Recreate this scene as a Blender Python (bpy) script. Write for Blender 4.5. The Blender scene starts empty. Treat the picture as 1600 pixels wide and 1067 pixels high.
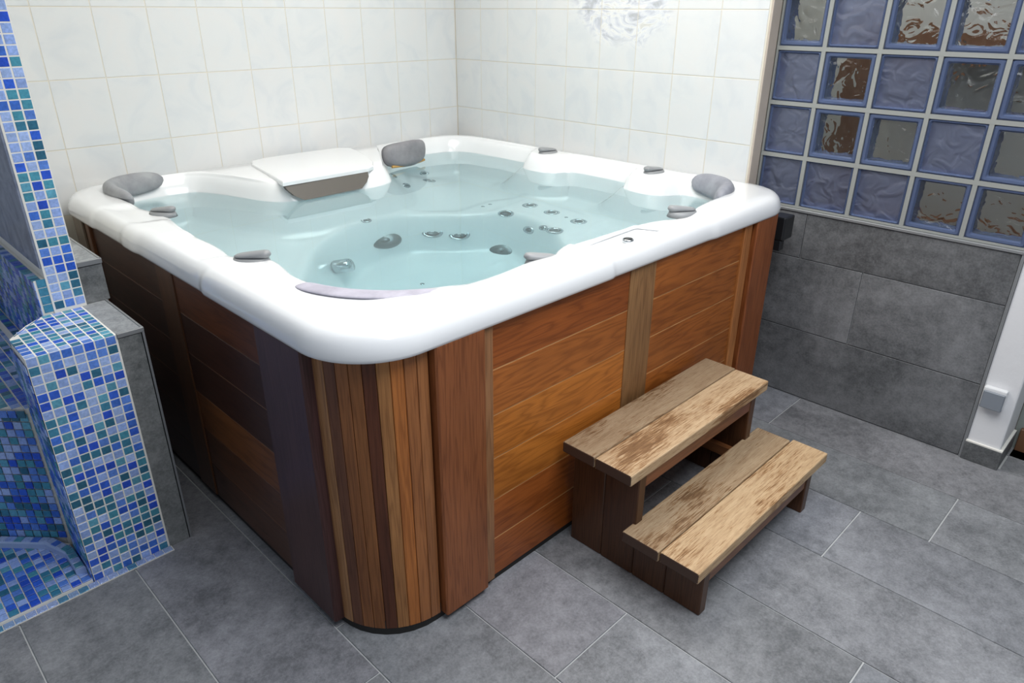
import bpy, bmesh, math, random
import numpy as np
from mathutils import Vector, Matrix, noise as mnoise

# ------------------------------------------------------------------ camera
sc = bpy.context.scene
C = sc.collection
cam = bpy.data.cameras.new('camera'); camo = bpy.data.objects.new('camera', cam); C.objects.link(camo)
R_ = Vector((0.70636, -0.70784, 0.00385)); U_ = Vector((0.29626, 0.30057, 0.90658)); F_ = Vector((0.64287, 0.63923, -0.42202))
m3 = Matrix((R_, U_, -F_)).transposed()
camo.matrix_world = Matrix.Translation((-2.76028, -3.18676, 1.54023)) @ m3.to_4x4()
cam.sensor_width = 36; cam.lens = 1112.09 / 1600 * 36; cam.clip_start = 0.05
sc.camera = camo

# ------------------------------------------------------------------ world, lights, exposure
w = bpy.data.worlds.new('world'); sc.world = w; w.use_nodes = True
bg = w.node_tree.nodes['Background']; bg.inputs[0].default_value = (0.80, 0.88, 1.0, 1); bg.inputs[1].default_value = 0.33


def area(name, loc, target, sx, sy, power, col):
    l = bpy.data.lights.new(name, 'AREA'); l.shape = 'RECTANGLE'; l.size = sx; l.size_y = sy; l.energy = power; l.color = col
    o = bpy.data.objects.new(name, l); C.objects.link(o); o.location = loc
    o.rotation_euler = (Vector(target) - Vector(loc)).to_track_quat('-Z', 'Y').to_euler()
    return o


area('ceiling_light', (-1.05, -1.35, 2.46), (-1.05, -1.35, 0), 1.3, 1.3, 30, (1.0, 0.96, 0.90))
area('ceiling_light', (-1.5, -3.05, 2.46), (-1.5, -3.05, 0), 1.6, 1.2, 42, (0.95, 0.97, 1.0))
area('back_room_fill', (0.75, -2.0, 2.4), (0.75, -2.0, 0), 0.7, 1.4, 12, (1.0, 0.97, 0.92))  # unseen light added so the back room shows through the glass blocks
sc.view_settings.view_transform = 'Standard'; sc.view_settings.look = 'None'
sc.view_settings.gamma = 1; sc.view_settings.use_curve_mapping = False; sc.view_settings.exposure = 0.19
sc.cycles.use_denoising = True
sc.cycles.max_bounces = 10; sc.cycles.transmission_bounces = 8; sc.cycles.diffuse_bounces = 4
sc.cycles.blur_glossy = 0.5

rnd = random.Random(7)

# ------------------------------------------------------------------ materials


def mat(name):
    m = bpy.data.materials.new(name); m.use_nodes = True
    nt = m.node_tree; b = nt.nodes['Principled BSDF']
    return m, nt, b


def node(nt, t, **kw):
    n = nt.nodes.new(t)
    for k, v in kw.items():
        if k.startswith('i_'): n.inputs[k[2:].replace('_', ' ')].default_value = v
        else: setattr(n, k, v)
    return n


def ramp(nt, fac, stops):
    n = nt.nodes.new('ShaderNodeValToRGB'); e = n.color_ramp.elements
    while len(e) < len(stops): e.new(0.5)
    for i, (p, c) in enumerate(stops):
        e[i].position = p; e[i].color = (*c, 1) if len(c) == 3 else c
    nt.links.new(fac, n.inputs[0]); return n.outputs[0]


def mix(nt, mode, f, a, b):
    n = nt.nodes.new('ShaderNodeMix'); n.data_type = 'RGBA'; n.blend_type = mode
    for s, v in ((n.inputs[0], f), (n.inputs[6], a), (n.inputs[7], b)):
        if hasattr(v, 'default_value') or hasattr(v, 'is_linked'): nt.links.new(v, s)
        elif isinstance(v, (int, float)): s.default_value = v
        else: s.default_value = (*v, 1)
    return n.outputs[2]


def math_(nt, op, a, b=0.0, clamp=False):
    n = nt.nodes.new('ShaderNodeMath'); n.operation = op; n.use_clamp = clamp
    for i, v in enumerate((a, b)):
        if isinstance(v, (int, float)): n.inputs[i].default_value = v
        else: nt.links.new(v, n.inputs[i])
    return n.outputs[0]


def coords(nt, scale=(1, 1, 1), kind='Object', rand=True):
    """object coordinates shifted by a per-object random offset, scaled"""
    mp = nt.nodes.new('ShaderNodeMapping'); mp.inputs['Scale'].default_value = scale
    if kind == 'World':
        g = nt.nodes.new('ShaderNodeNewGeometry'); nt.links.new(g.outputs['Position'], mp.inputs['Vector'])
    else:
        tc = nt.nodes.new('ShaderNodeTexCoord'); nt.links.new(tc.outputs[kind], mp.inputs['Vector'])
    if rand:
        oi = nt.nodes.new('ShaderNodeObjectInfo')
        mu = nt.nodes.new('ShaderNodeVectorMath'); mu.operation = 'SCALE'
        cb = nt.nodes.new('ShaderNodeCombineXYZ')
        nt.links.new(oi.outputs['Random'], cb.inputs[0]); nt.links.new(oi.outputs['Random'], cb.inputs[1]); nt.links.new(oi.outputs['Random'], cb.inputs[2])
        nt.links.new(cb.outputs[0], mu.inputs[0]); mu.inputs['Scale'].default_value = 37.0
        nt.links.new(mu.outputs[0], mp.inputs['Location'])
    return mp.outputs[0]


def noise_(nt, vec, scale, detail=4, rough=0.55, dist=0.0):
    n = nt.nodes.new('ShaderNodeTexNoise'); n.inputs['Scale'].default_value = scale; n.inputs['Detail'].default_value = detail
    n.inputs['Roughness'].default_value = rough; n.inputs['Distortion'].default_value = dist
    nt.links.new(vec, n.inputs['Vector']); return n.outputs['Fac']


def bump(nt, b, h, strength, dist=0.002):
    n = nt.nodes.new('ShaderNodeBump'); n.inputs['Strength'].default_value = strength; n.inputs['Distance'].default_value = dist
    nt.links.new(h, n.inputs['Height']); nt.links.new(n.outputs[0], b.inputs['Normal'])


def objcol(nt):
    return nt.nodes.new('ShaderNodeObjectInfo').outputs['Color']


def plain(name, col, rough=0.5, metal=0.0, coat=0.0):
    m, nt, b = mat(name); b.inputs['Base Color'].default_value = (*col, 1)
    b.inputs['Roughness'].default_value = rough; b.inputs['Metallic'].default_value = metal; b.inputs['Coat Weight'].default_value = coat
    return m


M = {}

# varnished cedar; grain runs along local X
def cedar(name, ys, dist, freq):
    m, nt, b = mat(name)
    v = coords(nt, (1.0, ys, ys)); oc = objcol(nt)
    g1 = noise_(nt, v, 2.4, 2.5, 0.45, dist)
    sn_ = math_(nt, 'SINE', math_(nt, 'MULTIPLY', g1, freq))
    lines = ramp(nt, math_(nt, 'ADD', math_(nt, 'MULTIPLY', sn_, 0.5), 0.5), [(0.0, (0.52, 0.44, 0.38)), (0.22, (0.85, 0.82, 0.78)), (0.6, (1, 1, 1)), (1.0, (1.15, 1.14, 1.10))])
    fine = noise_(nt, coords(nt, (5, 170, 170)), 2.0, 3, 0.6)
    finec = ramp(nt, fine, [(0.3, (0.80, 0.76, 0.72)), (0.7, (1.14, 1.14, 1.14))])
    big = ramp(nt, noise_(nt, coords(nt, (1, 3, 3)), 1.6, 2), [(0.25, (0.72, 0.66, 0.62)), (0.75, (1.18, 1.16, 1.1))])
    c = mix(nt, 'MULTIPLY', 0.48, oc, lines); c = mix(nt, 'MULTIPLY', 0.8, c, finec); c = mix(nt, 'MULTIPLY', 0.9, c, big)
    nt.links.new(c, b.inputs['Base Color']); b.inputs['Roughness'].default_value = 0.36
    b.inputs['Specular IOR Level'].default_value = 0.4
    bump(nt, b, fine, 0.12, 0.001)
    return m
M['cedar'] = cedar('varnished_cedar', 9.0, 0.25, 48.0); M['cedar_s'] = cedar('varnished_cedar_straight_grain', 22.0, 0.05, 40.0)

# weathered step treads: dry pale wood with worn brown patches, grain along X
m, nt, b = mat('weathered_tread'); M['tread'] = m
v = coords(nt, (1.5, 16, 16)); streak = noise_(nt, v, 4.0, 5, 0.65, 0.4)
patch = noise_(nt, coords(nt, (2.0, 5, 5)), 1.6, 4, 0.6, 0.3)
fib = noise_(nt, coords(nt, (12, 220, 220)), 1.6, 4, 0.7)
fleck = noise_(nt, coords(nt, (9, 150, 150)), 2.0, 4, 0.62)
base = ramp(nt, streak, [(0.25, (0.42, 0.285, 0.165)), (0.5, (0.53, 0.385, 0.24)), (0.75, (0.60, 0.46, 0.30))])
wear = math_(nt, 'ADD', math_(nt, 'MULTIPLY', patch, 0.55), math_(nt, 'MULTIPLY', fleck, 0.50))
worn = ramp(nt, wear, [(0.41, (0.34, 0.22, 0.12)), (0.455, (0.66, 0.52, 0.38)), (0.50, (1, 1, 1))])
c = mix(nt, 'MULTIPLY', 0.9, base, worn)
c = mix(nt, 'MULTIPLY', 0.8, c, ramp(nt, fib, [(0.35, (0.66, 0.58, 0.5)), (0.52, (1.06, 1.06, 1.05))]))
c = mix(nt, 'MULTIPLY', 1.0, c, objcol(nt))
# end grain / sides are darker timber
nt.links.new(c, b.inputs['Base Color']); b.inputs['Roughness'].default_value = 0.62
bump(nt, b, fib, 0.5, 0.002)

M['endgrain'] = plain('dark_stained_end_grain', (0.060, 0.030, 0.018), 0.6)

# grey porcelain stoneware
def stone(name, lo, hi, rough):
    m, nt, b = mat(name)
    v = coords(nt, (1, 1, 1)); a = noise_(nt, v, 2.6, 6, 0.62, 0.6); d = noise_(nt, coords(nt, (1, 1, 1)), 26, 5, 0.75)
    s = noise_(nt, coords(nt, (1, 1, 1)), 140, 3, 0.8)
    t = math_(nt, 'ADD', math_(nt, 'MULTIPLY', a, 0.42), math_(nt, 'ADD', math_(nt, 'MULTIPLY', d, 0.33), math_(nt, 'MULTIPLY', s, 0.25)))
    c = ramp(nt, t, [(0.40, lo), (0.60, hi)])
    c = mix(nt, 'MULTIPLY', 1.0, c, objcol(nt))
    nt.links.new(c, b.inputs['Base Color'])
    rr = math_(nt, 'ADD', math_(nt, 'MULTIPLY', a, 0.25), rough - 0.12); nt.links.new(rr, b.inputs['Roughness'])
    bump(nt, b, d, 0.10, 0.001)
    return m
M['stone'] = stone('grey_stoneware', (0.125, 0.130, 0.137), (0.315, 0.322, 0.335), 0.42)
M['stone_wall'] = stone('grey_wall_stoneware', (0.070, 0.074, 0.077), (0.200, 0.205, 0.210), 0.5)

# white ceramic with very faint veining
def ceramic(name, decor=False):
    m, nt, b = mat(name)
    v = coords(nt, (1, 1, 1)); a = noise_(nt, v, 6, 4, 0.5, 1.2)
    c = ramp(nt, a, [(0.3, (0.64, 0.665, 0.68)), (0.5, (0.69, 0.705, 0.705)), (0.75, (0.71, 0.71, 0.70))])
    if decor:
        pv = coords(nt, (1, 1, 1), 'World', False)
        sw = nt.nodes.new('ShaderNodeVectorMath'); sw.operation = 'SUBTRACT'; nt.links.new(pv, sw.inputs[0]); sw.inputs[1].default_value = (0, -1.10, 1.60)
        sc_ = nt.nodes.new('ShaderNodeVectorMath'); sc_.operation = 'MULTIPLY'; nt.links.new(sw.outputs[0], sc_.inputs[0]); sc_.inputs[1].default_value = (0, 3.5, 4.6)
        ln = nt.nodes.new('ShaderNodeVectorMath'); ln.operation = 'LENGTH'; nt.links.new(sc_.outputs[0], ln.inputs[0])
        n2 = noise_(nt, coords(nt, (1, 7, 16), 'World', False), 1.2, 6, 0.6, 2.2)
        n3 = noise_(nt, coords(nt, (1, 5, 5), 'World', False), 1.5, 3, 0.5)
        r = math_(nt, 'ADD', ln.outputs[1], math_(nt, 'MULTIPLY', n3, 0.9))
        mask = ramp(nt, math_(nt, 'MULTIPLY', r, 0.5), [(0.60, (1, 1, 1)), (0.76, (0, 0, 0))])
        dc = ramp(nt, n2, [(0.34, (0.36, 0.38, 0.41)), (0.44, (0.54, 0.56, 0.63)), (0.50, (0.66, 0.68, 0.72)), (0.58, (0.80, 0.80, 0.78)), (0.68, (0.60, 0.59, 0.54))])
        c = mix(nt, 'MIX', math_(nt, 'MULTIPLY', mask, 0.72), c, dc)
    nt.links.new(c, b.inputs['Base Color']); b.inputs['Roughness'].default_value = 0.16
    bump(nt, b, noise_(nt, coords(nt, (1, 1, 1)), 5, 2), 0.12, 0.004)
    return m
M['ceramic'] = ceramic('white_glazed_ceramic'); M['decor'] = ceramic('white_glazed_ceramic_with_relief_print', True)

M['grout_beige'] = plain('beige_grout', (0.66, 0.62, 0.53), 0.8)
M['grout_grey'] = plain('pale_grey_grout', (0.54, 0.55, 0.55), 0.85)
M['grout_white'] = plain('white_grout', (0.84, 0.82, 0.76), 0.8)
M['mortar'] = plain('glass_block_mortar', (0.29, 0.30, 0.285), 0.9)
m, nt, b = mat('white_plaster'); M['plaster'] = m
b.inputs['Base Color'].default_value = (0.74, 0.745, 0.76, 1); b.inputs['Roughness'].default_value = 0.75
bump(nt, b, noise_(nt, coords(nt, (1, 1, 1)), 30, 5, 0.6), 0.35, 0.003)
M['beige'] = plain('beige_render', (0.52, 0.45, 0.38), 0.8)
M['ceiling'] = plain('ceiling_paint', (0.80, 0.80, 0.79), 0.9)
M['curbglaze'] = plain('pale_blue_glaze', (0.34, 0.45, 0.70), 0.25)
M['dark'] = plain('dark_base', (0.012, 0.011, 0.010), 0.7)
M['dimwall'] = plain('grey_green_paint', (0.26, 0.29, 0.27), 0.8)
M['backwall'] = plain('back_room_paint', (0.40, 0.42, 0.41), 0.8)
M['brownwood'] = plain('brown_wood', (0.16, 0.075, 0.035), 0.5)
M['alu'] = plain('satin_metal_profile', (0.26, 0.27, 0.28), 0.45, 0.4)
M['chrome'] = plain('chrome', (0.55, 0.58, 0.60), 0.13, 1.0)
M['jetgrey'] = plain('jet_grey', (0.16, 0.19, 0.20), 0.3, 0.5)
M['knob'] = plain('grey_knob_plastic', (0.27, 0.28, 0.29), 0.38, 0.0)
M['black'] = plain('black_plastic', (0.012, 0.013, 0.015), 0.28)
M['socket'] = plain('blue_grey_plastic', (0.22, 0.245, 0.28), 0.4)
M['whiteplastic'] = plain('white_plastic', (0.78, 0.79, 0.80), 0.35)
M['filter'] = plain('brown_grey_plastic', (0.10, 0.09, 0.078), 0.5)
m, nt, b = mat('grey_foam_pillow'); M['pillow'] = m
a = noise_(nt, coords(nt, (1, 1, 1)), 14, 5, 0.6)
nt.links.new(mix(nt, 'MULTIPLY', 1.0, ramp(nt, a, [(0.35, (0.72, 0.72, 0.74)), (0.65, (1, 1, 1))]), objcol(nt)), b.inputs['Base Color'])
b.inputs['Roughness'].default_value = 0.55; bump(nt, b, noise_(nt, coords(nt, (1, 1, 1)), 200, 2), 0.1, 0.001)
M['yellow'] = plain('yellowed_foam', (0.46, 0.27, 0.08), 0.6)

m, nt, b = mat('white_acrylic'); M['acrylic'] = m
b.inputs['Base Color'].default_value = (0.84, 0.855, 0.865, 1); b.inputs['Roughness'].default_value = 0.14
b.inputs['Coat Weight'].default_value = 0.3; b.inputs['Coat Roughness'].default_value = 0.06

# water: one refracting surface, pale blue-green absorption below it
m, nt, b = mat('pool_water'); M['water'] = m
nt.nodes.remove(b); out = nt.nodes['Material Output']
g = nt.nodes.new('ShaderNodeBsdfGlass'); g.inputs['IOR'].default_value = 1.33; g.inputs['Roughness'].default_value = 0.0
g.inputs['Color'].default_value = (0.93, 0.985, 0.99, 1)
bp = nt.nodes.new('ShaderNodeBump'); bp.inputs['Strength'].default_value = 0.25; bp.inputs['Distance'].default_value = 0.004
nt.links.new(noise_(nt, coords(nt, (1, 1, 1), 'World', False), 3.0, 2, 0.5), bp.inputs['Height']); nt.links.new(bp.outputs[0], g.inputs['Normal'])
nt.links.new(g.outputs[0], out.inputs['Surface'])
va = nt.nodes.new('ShaderNodeVolumeAbsorption'); va.inputs['Color'].default_value = (0.40, 0.82, 0.88, 1); va.inputs['Density'].default_value = 0.40
nt.links.new(va.outputs[0], out.inputs['Volume'])

# glass blocks
def glass(name, col, rough, wav, sat=0.0):
    m, nt, b = mat(name)
    b.inputs['Base Color'].default_value = (*col, 1); b.inputs['Transmission Weight'].default_value = 1.0 - sat
    b.inputs['Roughness'].default_value = rough; b.inputs['IOR'].default_value = 1.25
    if wav:
        bump(nt, b, noise_(nt, coords(nt, (1, 1, 1)), 16, 1.5, 0.4, 1.2), 0.9, 0.02)
    return m
M['glass_clear'] = glass('clear_wavy_glass', (0.93, 0.96, 0.97), 0.02, True)
M['glass_frost'] = glass('satin_wavy_glass', (0.42, 0.47, 0.66), 0.42, True, 0.12)
M['glass_rim'] = glass('blue_tinted_glass_edge', (0.17, 0.225, 0.40), 0.15, False, 0.45)

# mosaic glazes: five colours, one material
m, nt, b = mat('glazed_mosaic'); M['mosaic'] = m
n1 = noise_(nt, coords(nt, (1, 1, 1)), 130, 4, 0.7)
n2 = noise_(nt, coords(nt, (1, 1, 1)), 30, 2, 0.5)
c = mix(nt, 'MULTIPLY', 1.0, objcol(nt), ramp(nt, n1, [(0.3, (0.78, 0.80, 0.82)), (0.7, (1.3, 1.25, 1.2))]))
c = mix(nt, 'MULTIPLY', 1.0, c, ramp(nt, n2, [(0.3, (0.9, 0.9, 0.9)), (0.7, (1.12, 1.12, 1.1))]))
nt.links.new(c, b.inputs['Base Color']); b.inputs['Roughness'].default_value = 0.2
m, nt, b = mat('pearly_mosaic'); M['pearl'] = m
nt.links.new(objcol(nt), b.inputs['Base Color']); b.inputs['Roughness'].default_value = 0.15; b.inputs['Metallic'].default_value = 0.35
bump(nt, b, noise_(nt, coords(nt, (1, 1, 1)), 220, 2, 0.5), 0.9, 0.004)
# same glaze for tiles joined in one mesh, colour carried per face
m, nt, b = mat('glazed_mosaic_joined'); M['mosaic_j'] = m
at = nt.nodes.new('ShaderNodeAttribute'); at.attribute_name = 'glaze'
c = mix(nt, 'MULTIPLY', 1.0, at.outputs['Color'], ramp(nt, noise_(nt, coords(nt, (1, 1, 1), 'World', False), 130, 4, 0.7), [(0.3, (0.78, 0.80, 0.82)), (0.7, (1.3, 1.25, 1.2))]))
nt.links.new(c, b.inputs['Base Color']); b.inputs['Roughness'].default_value = 0.2
m, nt, b = mat('blue_grey_marble_tile'); M['marble'] = m
nt.links.new(ramp(nt, noise_(nt, coords(nt, (1, 1, 1)), 9, 5, 0.6, 1.5), [(0.3, (0.13, 0.16, 0.24)), (0.7, (0.33, 0.37, 0.47))]), b.inputs['Base Color'])
b.inputs['Roughness'].default_value = 0.25

GLAZE = [(0.28, 0.41, 0.78), (0.28, 0.41, 0.78), (0.34, 0.47, 0.80), (0.030, 0.115, 0.62), (0.022, 0.085, 0.58), (0.05, 0.16, 0.62),
         (0.10, 0.23, 0.68), (0.045, 0.21, 0.34), (0.06, 0.27, 0.38), (0.10, 0.33, 0.47), (0.025, 0.13, 0.22)]

# ------------------------------------------------------------------ mesh helpers


def me_(name, vs, fs, smooth=False):
    me = bpy.data.meshes.new(name); me.from_pydata([tuple(v) for v in vs], [], fs); me.update()
    if smooth: me.polygons.foreach_set('use_smooth', [True] * len(me.polygons))
    return me


def link(name, me, m, parent=None, loc=(0, 0, 0), rot=None, col=None, label=None, kind=None, cat=None, group=None):
    o = bpy.data.objects.new(name, me)
    if m is not None and me is not None and len(me.materials) == 0: me.materials.append(m)
    C.objects.link(o)
    mw = Matrix.Translation(loc)
    if rot is not None: mw = mw @ (rot.to_4x4() if isinstance(rot, Matrix) else Matrix.Rotation(rot, 4, 'Z'))
    if parent is not None:
        o.parent = parent; o.matrix_basis = PW[parent.name].inverted() @ mw
    else: o.matrix_basis = mw
    PW[o.name] = mw
    if col is not None: o.color = (*col, 1)
    if label: o['label'] = label
    if kind: o['kind'] = kind
    if cat: o['category'] = cat
    if group: o['group'] = group
    return o


PW = {}


def empty(name, loc, label=None, cat=None, kind=None, group=None):
    o = bpy.data.objects.new(name, None); C.objects.link(o); o.location = loc; o.empty_display_size = 0.1
    PW[o.name] = Matrix.Translation(loc)
    if label: o['label'] = label
    if cat: o['category'] = cat
    if kind: o['kind'] = kind
    if group: o['group'] = group
    return o


def bm_box(bm, x0, x1, y0, y1, z0, z1, bev=0.0, seg=1):
    r = bmesh.ops.create_cube(bm, size=1.0)
    for v in r['verts']:
        v.co = Vector(((x0 + x1) / 2 + v.co.x * (x1 - x0), (y0 + y1) / 2 + v.co.y * (y1 - y0), (z0 + z1) / 2 + v.co.z * (z1 - z0)))
    if bev > 0:
        es = {e for v in r['verts'] for e in v.link_edges}
        bmesh.ops.bevel(bm, geom=list(es), offset=bev, segments=seg, affect='EDGES', profile=0.5)


def bm_me(bm, name, smooth=False):
    me = bpy.data.meshes.new(name); bm.to_mesh(me); bm.free()
    if smooth: me.polygons.foreach_set('use_smooth', [True] * len(me.polygons))
    return me


def box(name, x0, x1, y0, y1, z0, z1, m, parent=None, bev=0.0, seg=1, axis='X', smooth=False, **kw):
    """box given in world extents; local X is laid along `axis` so that wood grain follows it"""
    c = ((x0 + x1) / 2, (y0 + y1) / 2, (z0 + z1) / 2); s = (x1 - x0, y1 - y0, z1 - z0)
    if axis == 'X': rot = Matrix.Identity(3); l = s
    elif axis == 'Y': rot = Matrix(((0, -1, 0), (1, 0, 0), (0, 0, 1))); l = (s[1], s[0], s[2])
    else: rot = Matrix(((0, 0, -1), (0, 1, 0), (1, 0, 0))); l = (s[2], s[1], s[0])
    bm = bmesh.new(); bm_box(bm, -l[0] / 2, l[0] / 2, -l[1] / 2, l[1] / 2, -l[2] / 2, l[2] / 2, bev, seg)
    return link(name, bm_me(bm, name, smooth), m, parent, c, rot, **kw)


def prism(name, pts, z0, z1, m, parent=None, bev=0.0, seg=2, smooth=False, **kw):
    bm = bmesh.new(); vs = [bm.verts.new((p[0], p[1], z0)) for p in pts]; f = bm.faces.new(vs)
    bmesh.ops.recalc_face_normals(bm, faces=[f])
    r = bmesh.ops.extrude_face_region(bm, geom=[f])
    for v in [g for g in r['geom'] if isinstance(g, bmesh.types.BMVert)]: v.co.z = z1
    bmesh.ops.recalc_face_normals(bm, faces=bm.faces)
    if bev > 0:
        es = [e for e in bm.edges if abs(e.verts[0].co.z - z1) < 1e-6 and abs(e.verts[1].co.z - z1) < 1e-6]
        bmesh.ops.bevel(bm, geom=es, offset=bev, segments=seg, affect='EDGES', profile=0.5)
    return link(name, bm_me(bm, name, smooth), m, parent, **kw)


_tc = {}


def tile_mesh(w_, h_, t, c=0.0015, key=''):
    """tile lying in local XY (w_ x h_), top at z=0, bottom at z=-t, chamfered top edge"""
    k = (round(w_, 4), round(h_, 4), t, c, key)
    if k in _tc: return _tc[k]
    a, b_ = w_ / 2, h_ / 2
    vs = []
    for (x, y, z) in ((a, b_, -t), (a, b_, -c), (a - c, b_ - c, 0)):
        vs += [(-x, -y, z), (x, -y, z), (x, y, z), (-x, y, z)]
    fs = [(3, 2, 1, 0), (8, 9, 10, 11)]
    for l in (0, 4):
        for i in range(4):
            j = (i + 1) % 4; fs.append((l + i, l + j, l + 4 + j, l + 4 + i))
    _tc[k] = me_('tile', vs, fs); return _tc[k]


# frames whose local Z is the face normal
FUP = Matrix.Identity(3)
FNY = Matrix(((1, 0, 0), (0, 0, -1), (0, 1, 0)))       # local x->X, y->Z, normal -> -Y
FNX = Matrix(((0, 0, -1), (-1, 0, 0), (0, 1, 0)))      # local x->-Y, y->Z, normal -> -X


def lathe(prof, n=24):
    vs, fs = [], []
    for i in range(n):
        a = 2 * math.pi * i / n
        for (r, z) in prof: vs.append((r * math.cos(a), r * math.sin(a), z))
    k = len(prof)
    for i in range(n):
        j = (i + 1) % n
        for q in range(k - 1): fs.append((i * k + q, j * k + q, j * k + q + 1, i * k + q + 1))
    fs.append(tuple(i * k for i in range(n))[::-1]); fs.append(tuple(i * k + k - 1 for i in range(n)))
    return vs, fs


# ------------------------------------------------------------------ floor
XJ = [0.70, 0.39, 0.083, -0.223, -0.536, -0.848, -1.163, -1.466, -1.771, -2.077, -2.384, -2.690, -2.996, -3.302, -3.608]
YJ = [-2.5, -1.9, -2.160, -2.866, -2.652, -2.100, -2.900, -2.362, -1.830, -2.035, -2.35, -2.30, -1.75, -2.7]
floor = box('floor', -3.6, 0.72, -4.6, 0.15, -0.12, -0.004, M['grout_grey'], kind='structure', label='dark grey stone-look tiled floor with pale grout lines')
GAP = 0.0045
for i in range(len(XJ) - 1):
    x1, x0 = XJ[i], XJ[i + 1]
    js = []
    y = YJ[i]
    while y < -0.0: y += 1.22
    while y > -4.6: js.append(y); y -= 1.22
    js.append(-4.6)
    for a, b2 in zip(js[:-1], js[1:]):
        a = min(a, 0.0)
        if a - b2 < 0.05: continue
        if x0 >= 0.08 and b2 > -2.95: continue
        if x0 >= 0.08 and a > -2.92: a = -2.92
        k = 0.93 + 0.16 * rnd.random()
        link('floor_tile', tile_mesh(x1 - x0 - GAP, a - b2 - GAP, 0.006, 0.0008, 'f'), M['stone'], floor, ((x0 + x1) / 2, (a + b2) / 2, 0), FUP,
             col=(k * (0.98 + 0.04 * rnd.random()), k, k * (1.0 + 0.05 * rnd.random())))

# ------------------------------------------------------------------ walls
TW, TH, Z3 = 0.1992, 0.2491, 1.0472
wl = box('wall_left', -3.6, 0.15, 0.0012, 0.15, 0, 2.54, M['grout_beige'], kind='structure', label='white ceramic tiled wall behind the hot tub')
wr = box('wall_right', 0.0012, 0.15, -1.800, 0.0, 0, 2.54, M['grout_beige'], kind='structure', label='white ceramic tiled wall to the right of the corner')
TG = 0.0034
wtile = tile_mesh(TW - TG, TH - TG, 0.003, 0.0008, 'c'); wtile_d = tile_mesh(TW - TG, TH - TG, 0.003, 0.0008, 'd')
for r in range(6):
    zc = Z3 + (r - 0.5) * TH
    for i in range(17):
        link('wall_tile', wtile, M['ceramic'], wl, (-(i + 0.5) * TW - 0.002, 0.0, zc), FNY)
    for i in range(9):
        dec = r in (2, 3, 4) and 3 <= i <= 7
        link('wall_tile', wtile_d if dec else wtile, M['decor'] if dec else M['ceramic'], wr, (0.0, -(i + 0.5) * TW - 0.001, zc), FNX)
# beige rendered end of the tiled wall, where it steps back to the glass blocks
box('plaster_return', 0.001, 0.069, -1.808, -1.7995, 0.82, 2.54, M['beige'], wr, bev=0.002, label='beige rendered edge where the tiled wall ends')

# grey tiled parapet under the glass blocks
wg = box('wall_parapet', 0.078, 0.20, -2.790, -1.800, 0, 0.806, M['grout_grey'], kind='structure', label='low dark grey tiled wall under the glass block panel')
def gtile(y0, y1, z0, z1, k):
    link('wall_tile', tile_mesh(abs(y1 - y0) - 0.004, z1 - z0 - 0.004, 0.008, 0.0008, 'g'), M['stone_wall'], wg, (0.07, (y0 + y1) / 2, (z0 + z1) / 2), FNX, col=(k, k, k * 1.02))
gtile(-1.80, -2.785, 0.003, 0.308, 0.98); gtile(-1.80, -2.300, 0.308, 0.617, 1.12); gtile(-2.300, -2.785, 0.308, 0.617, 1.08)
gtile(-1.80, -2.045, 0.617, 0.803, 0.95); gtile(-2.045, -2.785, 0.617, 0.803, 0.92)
box('ledge_profile', 0.064, 0.082, -2.792, -1.80, 0.803, 0.815, M['alu'], wg, bev=0.002, label='grey metal profile along the top of the tiles')
box('edge_profile', 0.066, 0.080, -2.795, -2.786, 0.0, 0.806, M['alu'], wg, label='slim metal edge profile beside the white pillar')

# pillar with tiled foot
pil = box('wall_pillar', 0.070, 0.280, -2.905, -2.795, 0.0, 2.54, M['plaster'], kind='structure', bev=0.006, seg=2, label='white plastered pillar at the right with a tiled foot')
link('foot_tile', tile_mesh(0.122, 0.075, 0.009, 0.0008, 'g'), M['stone_wall'], pil, (0.060, -2.854, 0.0385), FNX)
link('foot_tile', tile_mesh(0.215, 0.075, 0.009, 0.0008, 'g'), M['stone_wall'], pil, (0.170, -2.9155, 0.0385), FNY)
box('foot_ledge', 0.062, 0.275, -2.914, -2.795, 0.076, 0.081, M['grout_white'], pil)

# recess right of the pillar
rc = box('wall_recess', 0.285, 0.40, -4.6, -2.907, 0, 2.54, M['dimwall'], kind='structure', label='grey green wall right of the white pillar')
box('baseboard_right', 0.266, 0.285, -4.6, -2.925, 0.0, 0.095, M['brownwood'], None, bev=0.003, kind='structure', label='brown wooden baseboard beyond the pillar')

ceil = box('ceiling', -3.6, 1.4, -4.6, 0.15, 2.54, 2.62, M['ceiling'], kind='structure', label='white ceiling')

# room behind the glass blocks
box('wall_back_room', 1.35, 1.45, -3.0, -0.5, 0, 2.54, M['backwall'], kind='structure', label='grey wall of the room behind the glass blocks')
box('wall_back_room_side', 0.42, 1.35, -3.1, -3.0, 0, 2.54, M['backwall'], kind='structure', label='side wall of the room behind the glass blocks')
box('wall_back_room_end', 0.16, 1.35, -0.6, -0.5, 0, 2.54, M['beige'], kind='structure', label='beige end wall of the room behind the glass blocks')
box('floor_back_room', 0.21, 1.35, -3.0, -0.6, -0.05, 0.0, M['stone'], kind='structure', label='floor of the room behind the glass blocks')
box('trim_2', 0.80, 0.84, -1.95, -1.80, 0.0, 1.52, M['brownwood'], kind='structure', label='dark wooden post blurred behind the glass blocks')
box('trim_3', 1.18, 1.34, -2.45, -1.80, 1.34, 1.465, M['brownwood'], kind='structure', label='brown wooden shelf blurred behind the glass blocks')
box('trim_4', 1.10, 1.34, -2.9, -1.7, 0.0, 0.565, M['brownwood'], kind='structure', label='brown wooden bench blurred behind the glass blocks')

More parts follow.
